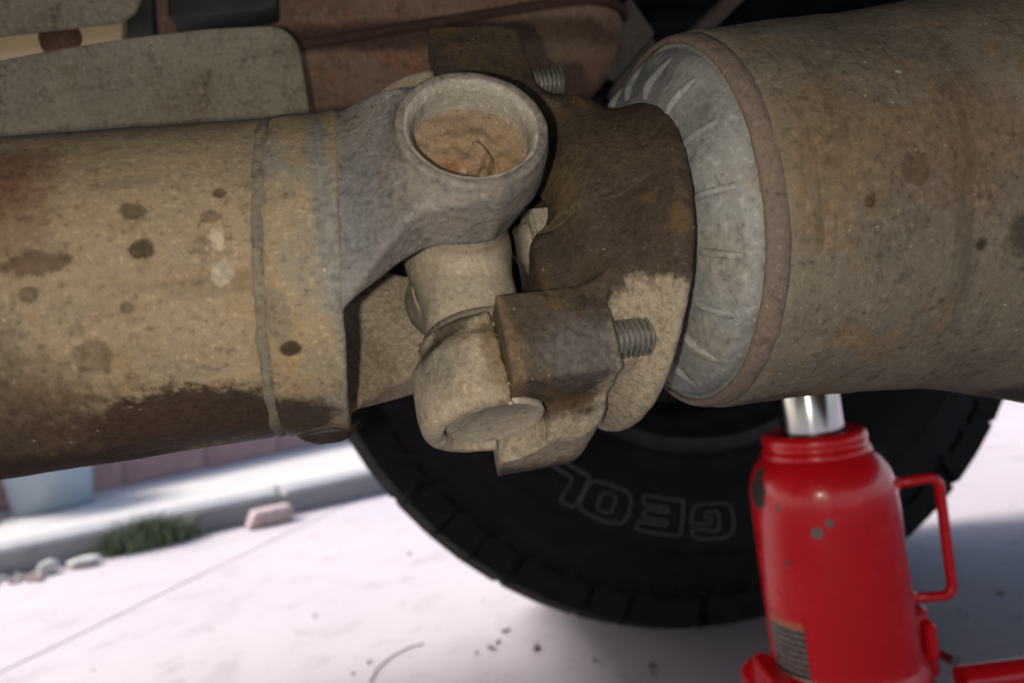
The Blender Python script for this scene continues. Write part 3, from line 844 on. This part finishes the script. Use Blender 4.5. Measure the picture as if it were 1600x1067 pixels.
for (y0, y1, half, skew, slant, off, r0, r1) in ((.012, .055, .0200, .12, .011, 0, .352, .3870), (.062, .102, .0165, .5, 0, .5, .372, .3872), (.109, .149, .0165, -.5, 0, 0, .372, .3872), (.156, .196, .0165, .5, 0, .5, .372, .3872), (.203, .246, .0200, .12, .006, 0, .352, .3870)):
    V, F = block_mesh(y0, y1, r0*KW, r1*KW, half, skew, slant)
    me = None
    for k in range(NB):
        a_ = 2*math.pi*(k+off)/NB
        if me is None:
            me = new_mesh('tread_block', V, F, False); me.materials.append(m_tyre)
        o = bpy.data.objects.new('tread_block', me); col.objects.link(o); o.parent = ty
        o.location = [float(v) for v in (WC - base)]
        jit = .03*math.sin(k*2.4) if True else 0
        o.rotation_euler = (0, a_ + jit*.25, 0)
# side biters: small lugs running down from the shoulder
V = np.array([(sx*.0065*k_, y_+.001, r_*KW) for (r_, y_, k_) in ((.338, .0075, .7), (.362, .0135, 1.)) for sx in (-1, 1)] + [(sx*.0065*k_, y_, r_*KW) for (r_, y_, k_) in ((.338, .012, .7), (.362, .026, 1.)) for sx in (-1, 1)])
me = new_mesh('side_lug', V, [(0,1,3,2), (4,6,7,5), (0,4,5,1), (2,3,7,6), (0,2,6,4), (1,5,7,3)], False); me.materials.append(m_tyre)
for k in range(NB):
    o = bpy.data.objects.new('side_lug', me); col.objects.link(o); o.parent = ty
    o.location = [float(v) for v in (WC - base)]; o.rotation_euler = (0, 2*math.pi*(k+.1)/NB, 0)
# raised outline letters on the sidewall, upside down at the foot of the tyre
m_let = plain('letter_outline', (.15, .145, .15), .7, var=.2, scale=60)
def stroke(pts, closed=True, r=.00055): return pts, closed, r
GL = {  # glyph outlines on a 1 x 1 cell (x right, y up), wide heavy slab style
 'G': [[(.98,.72),(.93,.90),(.75,1),(.25,1),(.07,.92),(0,.72),(0,.28),(.07,.08),(.25,0),(.75,0),(.93,.08),(1,.25),(1,.56),(.52,.56),(.52,.40),(.68,.40),(.66,.28),(.58,.23),(.42,.23),(.34,.30),(.34,.70),(.42,.78),(.58,.78),(.65,.72)]],
 'E': [[(0,0),(1,0),(1,.25),(.36,.25),(.36,.38),(.92,.38),(.92,.61),(.36,.61),(.36,.75),(1,.75),(1,1),(0,1)]],
 'O': [[(.25,0),(.75,0),(.93,.08),(1,.28),(1,.72),(.93,.92),(.75,1),(.25,1),(.07,.92),(0,.72),(0,.28),(.07,.08)], [(.42,.23),(.58,.23),(.66,.32),(.66,.68),(.58,.77),(.42,.77),(.34,.68),(.34,.32)]],
 'L': [[(0,0),(1,0),(1,.28),(.38,.28),(.38,1),(0,1)]]}
LH = .034; LR = .262                        # letter height, radius of the letters' top edge nearest the hub
def side_y(r_): return float(np.interp(r_/KW, [.245, .262, .280, .298], [.0185, .0090, .0035, .0012])) + WC[1] - .0003
for ch, px, w_ in (('G', 1112, .046), ('E', 1033, .045), ('O', 948, .050), ('L', 880, .040)):
    tgt = {'G': (1113, 814), 'E': (1034, 806), 'O': (948, 785), 'L': (883, 754)}[ch]
    q = on_y(*tgt, WC[1]+.004) - WC
    rc_ = math.hypot(q[0], q[2]); ac = math.atan2(q[0], -q[2])       # angle from straight down towards +X
    subs = []
    for pts in GL[ch]:
        fine = []
        for a_, b_ in zip(pts, pts[1:] + pts[:1]):
            nn = max(1, int(math.hypot((b_[0]-a_[0])*w_, (b_[1]-a_[1])*LH)/.004))
            for i in range(nn): fine.append((a_[0]+(b_[0]-a_[0])*i/nn, a_[1]+(b_[1]-a_[1])*i/nn))
        W3 = []
        for gx, gy in fine:
            r_ = rc_ + (gy-.5)*LH                # tops of letters point away from the hub
            ang = ac - ((gx-.5)*w_ + (gy-.5)*.004)/rc_
            W3.append((WC[0] + r_*math.sin(ang), side_y(r_), WC[2] - r_*math.cos(ang)))
        subs.append(tube(W3, .00085, 6, closed=True))
    part('sidewall_letter', join(*subs), m_let, ty)
m_rim = plain('rim_steel', (.035, .033, .034), .6, .3, var=.4, scale=30)
rim = part('rim', lathe([(a_, b_*KW) for a_, b_ in dense([(.028, .204), (.0265, .216), (.030, .2205), (.036, .216), (.040, .206), (.060, .196), (.075, .184), (.11, .180), (.15, .178), (.155, .05), (.158, .03)], .008)], WC, (0,1,0), 96, cap=False), m_rim, WH)
part('hub_disc', lathe([(.13, .0), (.13, .085), (.145, .09), (.15, .178)], WC, (0,1,0), 64, cap=False), m_rim, WH)

# ------------------------------------------------------------------ red bottle jack
JK = thing('bottle_jack', (JX, JY, 0), 'red hydraulic bottle jack with chrome ram under the axle', 'jack')
base = np.array(JK.location); JO = np.array([JX, JY, 0.])
hx, hy = R0[:2]                                          # level direction across the picture
RX = np.array([hx, hy, 0]); RY = np.array([-hy, hx, 0])
def jloc(px, py):                                        # point of the jack's skin behind a pixel
    v = P(px, py, 1) - C; o = C - JO
    a = v[0]**2+v[1]**2; b = 2*(o[0]*v[0]+o[1]*v[1]); c = o[0]**2+o[1]**2-.0495**2
    return C + v*((-b-math.sqrt(max(0, b*b-4*a*c)))/(2*a))
def red_paint():
    s = NT('red_enamel'); n1 = s.noise(30, 5, .6); n2 = s.noise(400, 3, .7)
    c = s.mix(s.ramp(n1, .3, .7), (.74, .006, .014), (.80, .008, .018))
    c = s.mix(s.ramp(s.noise(90, 6, .75), .66, .72, 0, .6), c, (.12, .01, .012))
    mp = s.n.new('ShaderNodeMapping'); mp.inputs['Scale'].default_value = (170, 170, 25); s.lk(s.co, mp.inputs['Vector'])
    c = s.mix(s.ramp(s.noise(1., 5, .75, vec=mp.outputs[0]), .60, .70, 0, .45), c, (.30, .012, .016))
    c = s.mix(s.ramp(s.noise(700, 2, .8), .66, .74, 0, .5), c, (.35, .12, .10))
    rr = s.ramp(n1, .3, .7, .18, .30)
    for px, py, r_, colr in ((1276, 833, 9, (.22,.17,.15)), (1296, 818, 6, (.20,.15,.14)), (1215, 793, 5, (.25,.12,.12)), (1180, 770, 26, (.04,.025,.02)), (1174, 735, 20, (.05,.03,.025)), (1262, 726, 7, (.05,.02,.02)), (1292, 724, 7, (.05,.02,.02)), (1320, 718, 7, (.05,.02,.02)), (1373, 722, 12, (.35,.33,.32)), (1195, 715, 8, (.05,.02,.02)), (1230, 880, 5, (.2,.05,.05))):  # chips and scuffs, plus a sky highlight painted pale on the right shoulder
        f = s.blob(jloc(px, py) - base, (r_/2250,)*3, edge=.15, wob=.5, wscale=220)
        c = s.mix(f, c, colr); rr = s.math('MAXIMUM', rr, s.math('MULTIPLY', f, .75))
    s.lk(c, s.b.inputs['Base Color']); s.lk(rr, s.b.inputs['Roughness'])
    s.b.inputs['Coat Weight'].default_value = .2; s.b.inputs['Coat Roughness'].default_value = .06
    s.lk(s.bump(n2, .00015, s.bump(n1, .0006)), s.b.inputs['Normal']); return s.m
m_red = red_paint()
body = part('cylinder_body', lathe(dense([(.050, .0540), (.060, .0545), (.066, .0530), (.071, .0506), (.074, .0495), (.180, .0495), (.196, .0488), (.206, .0462), (.213, .0420), (.217, .0385), (.2185, .0370), (.2185, .034)], .006), JO, (0,0,1), 96, cap=False), m_red, JK)
part('neck_ring', lathe([(.214, .036), (.2190, .0372), (.2225, .0368), (.2240, .0352), (.2262, .0350), (.2285, .0357), (.2325, .0352), (.2345, .0330), (.2350, .0290), (.231, .0225), (.225, .022)], JO, (0,0,1), 72, cap=False), m_red, JK, sharp=50)
m_chrome = plain('chrome_ram', (.42, .41, .41), .2, 1., var=.05, scale=30)
rm_ = part('ram', lathe([(.215, .0212), (.305, .0212), (.307, .0200)], JO, (0,0,1), 64, cap=False), m_chrome, JK)
part('saddle', lathe([(.304, .0), (.304, .0235), (.3165, .0245), (.318, .022), (.318, 0)], JO, (0,0,1), 48, cap=False), plain('saddle_steel', (.2,.19,.18), .5, .6), JK, sharp=40)
hz0, hz1 = .189, .108
hpath = rounded([JO + RX*.046 + ZU*hz1 - RY*.004, JO + RX*.0800 + ZU*(hz1-.002) - RY*.006, JO + RX*.0812 + ZU*(hz0+.002) - RY*.006, JO + RX*.046 + ZU*hz0 - RY*.004], .009)
part('carry_handle', tube(hpath, .0036, 12), m_red, JK)
for z_ in (hz0, hz1):
    part('handle_weld', lathe([(-.003, .003), (0, .0062), (.003, .0058), (.0055, .0040)], JO + RX*.0490 + ZU*z_ - RY*.004, RX, 16), m_red, JK)
def jbox(x0, x1, y0, y1, z0, z1, bev=.004):
    V, F = box((x0, y0, z0), (x1, y1, z1), bev)
    return JO + V[:, :1]*RX + V[:, 1:2]*RY + V[:, 2:3]*ZU, F
part('base_casting', jbox(-.060, .064, -.052, .070, 0, .050, .008), m_red, JK, smooth=False)
part('foot_lug', jbox(-.062, -.050, -.034, .014, .030, .076, .0015), m_red, JK, smooth=False)
part('pump_cylinder', lathe([(.040, .018), (.075, .018), (.080, .015), (.086, .0145), (.088, .011)], JO + RX*.062 + RY*.030, (0,0,1), 32), m_red, JK, sharp=40)
part('pump_link', jbox(.058, .066, -.006, .006, .062, .088, .002), m_red, JK, smooth=False)
part('socket_pin', lathe([(-.006, .0035), (.008, .0035)], JO + RX*.074 + ZU*.060, (0,1,0), 16), plain('pin_steel', (.3,.29,.3), .35, .9), JK, sharp=40)
part('handle_socket', tube([JO + RX*.078 + ZU*.044 - RY*.004, JO + RX*.20 + ZU*.044 - RY*.006], .0105, 20), m_red, JK, sharp=40)
# sticker wrapped round the lower left of the cylinder
def patch(a0, a1, z0, z1, r_=.0499, n=14):
    V = []; F = []
    for i in range(2):
        for k in range(n+1):
            a_ = a0 + (a1-a0)*k/n
            V.append(JO + r_*(math.cos(a_)*RX + math.sin(a_)*RY) + ZU*(z0 if i == 0 else z1))
    for k in range(n): F.append((k, k+1, n+1+k+1, n+1+k))
    return np.array(V), F
def label_mat():
    s = NT('label_print')
    w = s.n.new('ShaderNodeTexWave'); w.bands_direction = 'Z'; w.inputs['Scale'].default_value = 75; s.lk(s.co, w.inputs['Vector'])
    n = s.noise(900, 2, .8); n2 = s.noise(160, 3)
    c = s.mix(s.ramp(n2, .3, .7), (.055, .035, .035), (.10, .075, .07)); c = s.mix(s.math('MULTIPLY', s.ramp(n, .42, .55, 0, .9), s.ramp(w.outputs['Fac'], .6, .75)), c, (.42, .34, .31))
    s.lk(c, s.b.inputs['Base Color']); s.b.inputs['Roughness'].default_value = .4; return s.m
A0, A1 = math.radians(184), math.radians(222)
lb = part('warning_label', patch(A0, A1, .072, .112), label_mat(), JK)
part('label_stripe', patch(A0, A1, .1075, .1125, .0501), plain('label_orange', (.65, .14, .06), .4, var=.1), lb)
part('label_edge', patch(A0, A1, .0685, .0735, .0501), plain('label_white', (.65, .58, .52), .4, var=.1), lb)

# ------------------------------------------------------------------ plates, tank and brackets above the shaft
PLD = (.31, .285, .215)
m_plate = dusty('plate_dust', PLD, (.24, .215, .16), (.075, .065, .048), .9, rough=.92, specks=.5, grain=.0004, tint=(.20, .165, .11))
def plate(name, pix, Y, label, cat, thick=.004, mat=m_plate, tilt=0, smooth=False):
    pts = [on_y(x, y, Y) + np.array([0, tilt*(k % 2), 0]) for k, (x, y) in enumerate(pix)]
    o_ = np.mean(pts, 0)
    V, F = prism(pts[::-1], (0, thick, 0))
    o = part(name, (V, F), mat, loc=o_, smooth=smooth)
    b_ = o.modifiers.new('edge', 'BEVEL'); b_.width = min(.0015, thick*.3); b_.segments = 2; b_.limit_method = 'ANGLE'
    return tag(o, label, cat)
arc = lambda cx, cy, rx, ry, a0, a1, n=9: [(cx + rx*math.cos(math.radians(a)), cy - ry*math.sin(math.radians(a))) for a in np.linspace(a0, a1, n)]
plate('guard_plate', [(-220, 135), (0, 93), (90, 76), (200, 59), (320, 45), (410, 40)] + arc(420, 92, 50, 52, 88, 5) + [(478, 135), (487, 190), (495, 330), (-220, 430)], .36, 'large grey dusty guard plate with a rounded corner behind the driveshaft', 'plate')
plate('guard_plate', [(-220, -120), (225, -120), (222, -10), (217, 5), (208, 20), (192, 30), (170, 35), (100, 43), (0, 54), (-220, 90)], .375, 'smaller grey dusty guard plate in the top left corner', 'plate')
m_cream = plain('daylight_cream', (.74, .60, .40), .8, var=.12, scale=30, bump=.001)  # pale colour stands in for daylight seen through the gap
plate('daylight_strip', [(-240, 40), (84, 20), (82, 120), (-240, 160)], .40, 'long pale cream strip imitating daylight in the gap between the two guard plates', 'strip', .02, m_cream)
plate('daylight_strip', [(116, 20), (192, 15), (190, 90), (118, 110)], .40, 'short pale cream strip imitating daylight beside the dark bar at the top left', 'strip', .02, m_cream)
m_brown = dusty('rust_lump', (.17, .10, .07), (.12, .075, .055), (.05, .035, .03), 1.)
c_ = on_y(100, 66, .405)
V, F = lathe([(-.010, .0), (-.010, .006), (-.006, .009), (.0, .0155), (.012, .0155), (.03, .0155)], c_, (0,1,0), 24, cap=False, noise=.001, nscale=120)
tag(part('rusty_bolt', (V, F), m_brown, loc=c_), 'rusty brown bolt between the two cream strips', 'bolt')
m_dark = plain('black_bracket', (.035, .035, .036), .7, var=.3, scale=60, bump=.0006)
plate('black_bar', [(198, -60), (232, -60), (240, 58), (243, 110), (196, 110)], .392, 'black upright bar beside the upper guard plate', 'bar', .012, m_dark)

plate('recess_panel', [(258, -60), (430, -60), (432, 8), (400, 18), (262, 28)], .41, 'black panel imitating the dark recess at the top above the guard plate', 'box', .03, m_dark)  # flat black panel standing in for the shade of a recess
# big rounded tank with its rolled seam
tc = on_y(610, 62, .54)
TK = thing('metal_tank', tc, 'rust-brown rounded metal tank with a dark seam above the joint', 'tank')
def tank_fn(x, y, z):
    d = sbox(x, y, z, (0, 0, 0), (.150, .11, .090), .060)
    return d + .0012*lump(x, y, z, 30, .3)
pos, F = surface(tank_fn, (-.20, -.13, -.11), (.20, .13, .11), .004)
ta = math.radians(-8.5)
def trot(p):
    p = np.asarray(p, float); c_, s_ = math.cos(ta), math.sin(ta)
    q = p.copy(); q[:, 0] = p[:, 0]*c_ - p[:, 2]*s_; q[:, 2] = p[:, 0]*s_ + p[:, 2]*c_
    return q
ta = math.radians(6.5)
sz_ = float(on_y(640, 44, .43)[2] - tc[2])
m_tank = dusty('tank_rust', (.26, .19, .13), (.22, .135, .09), (.085, .052, .035), .8, rough=.85, tint=(.31, .15, .085), specks=.3, grain=.0004, blobs=[((0, -.11, sz_-.003), (.3, .03, .0075), (.075, .042, .032), .85, dict(wob=.7, edge=.4, wscale=60)), ((-.115, -.105, sz_-.010), (.035, .04, .022), (.07, .038, .03), .85, dict(wob=.6, edge=.5, wscale=60)), ((.08, -.11, sz_-.03), (.05, .04, .03), (.20, .15, .085), .5, dict(wob=.8, edge=.6, wscale=60))])
part('tank_shell', (tc + trot(pos), F), m_tank, TK)
m_seam = dusty('seam_rust', (.085, .045, .035), (.06, .035, .028), (.03, .02, .016), .8, rough=.8, specks=0)
def rr_path(hx_, hy_, r_, z_, n=10):
    pts = []
    for cx, cy, a0 in ((hx_-r_, -hy_+r_, -90), (hx_-r_, hy_-r_, 0), (-hx_+r_, hy_-r_, 90), (-hx_+r_, -hy_+r_, 180)):
        for k in range(n+1):
            a_ = math.radians(a0 + 90*k/n); pts.append((cx + r_*math.cos(a_), cy + r_*math.sin(a_), z_))
    return pts
V, F = tube([np.array(p) for p in rr_path(.1522, .1122, .0622, float(on_y(640, 44, .43)[2] - tc[2]))], .0030, 8, closed=True)
part('seam', (tc + trot(V), F), m_seam, TK)

m_bk = dusty('bracket_grime', (.13, .12, .10), (.10, .092, .08), (.03, .027, .024), 1., specks=.2)
plate('tank_strap', [(985, -5), (1024, 52), (962, 126), (905, 92)], .47, 'dark grey steel strap curving beside the tank', 'strap', .004, m_bk)
plate('steel_bracket', [(1020, 58), (1046, 95), (1000, 190), (950, 150), (962, 128)], .485, 'dark steel bracket between the strap and the pinion housing', 'bracket', .004, m_bk)
rp = [on_y(1040, 100, .45), on_y(1080, 62, .45), on_y(1150, -5, .452), on_y(1230, -90, .455)]
tag(part('brake_rod', tube(rp, .0055, 14), dusty('rod_grime', (.12,.09,.075), (.09,.07,.06), (.04,.03,.025), 1.), loc=rp[0]), 'thin brown rod slanting up above the pinion housing', 'rod')
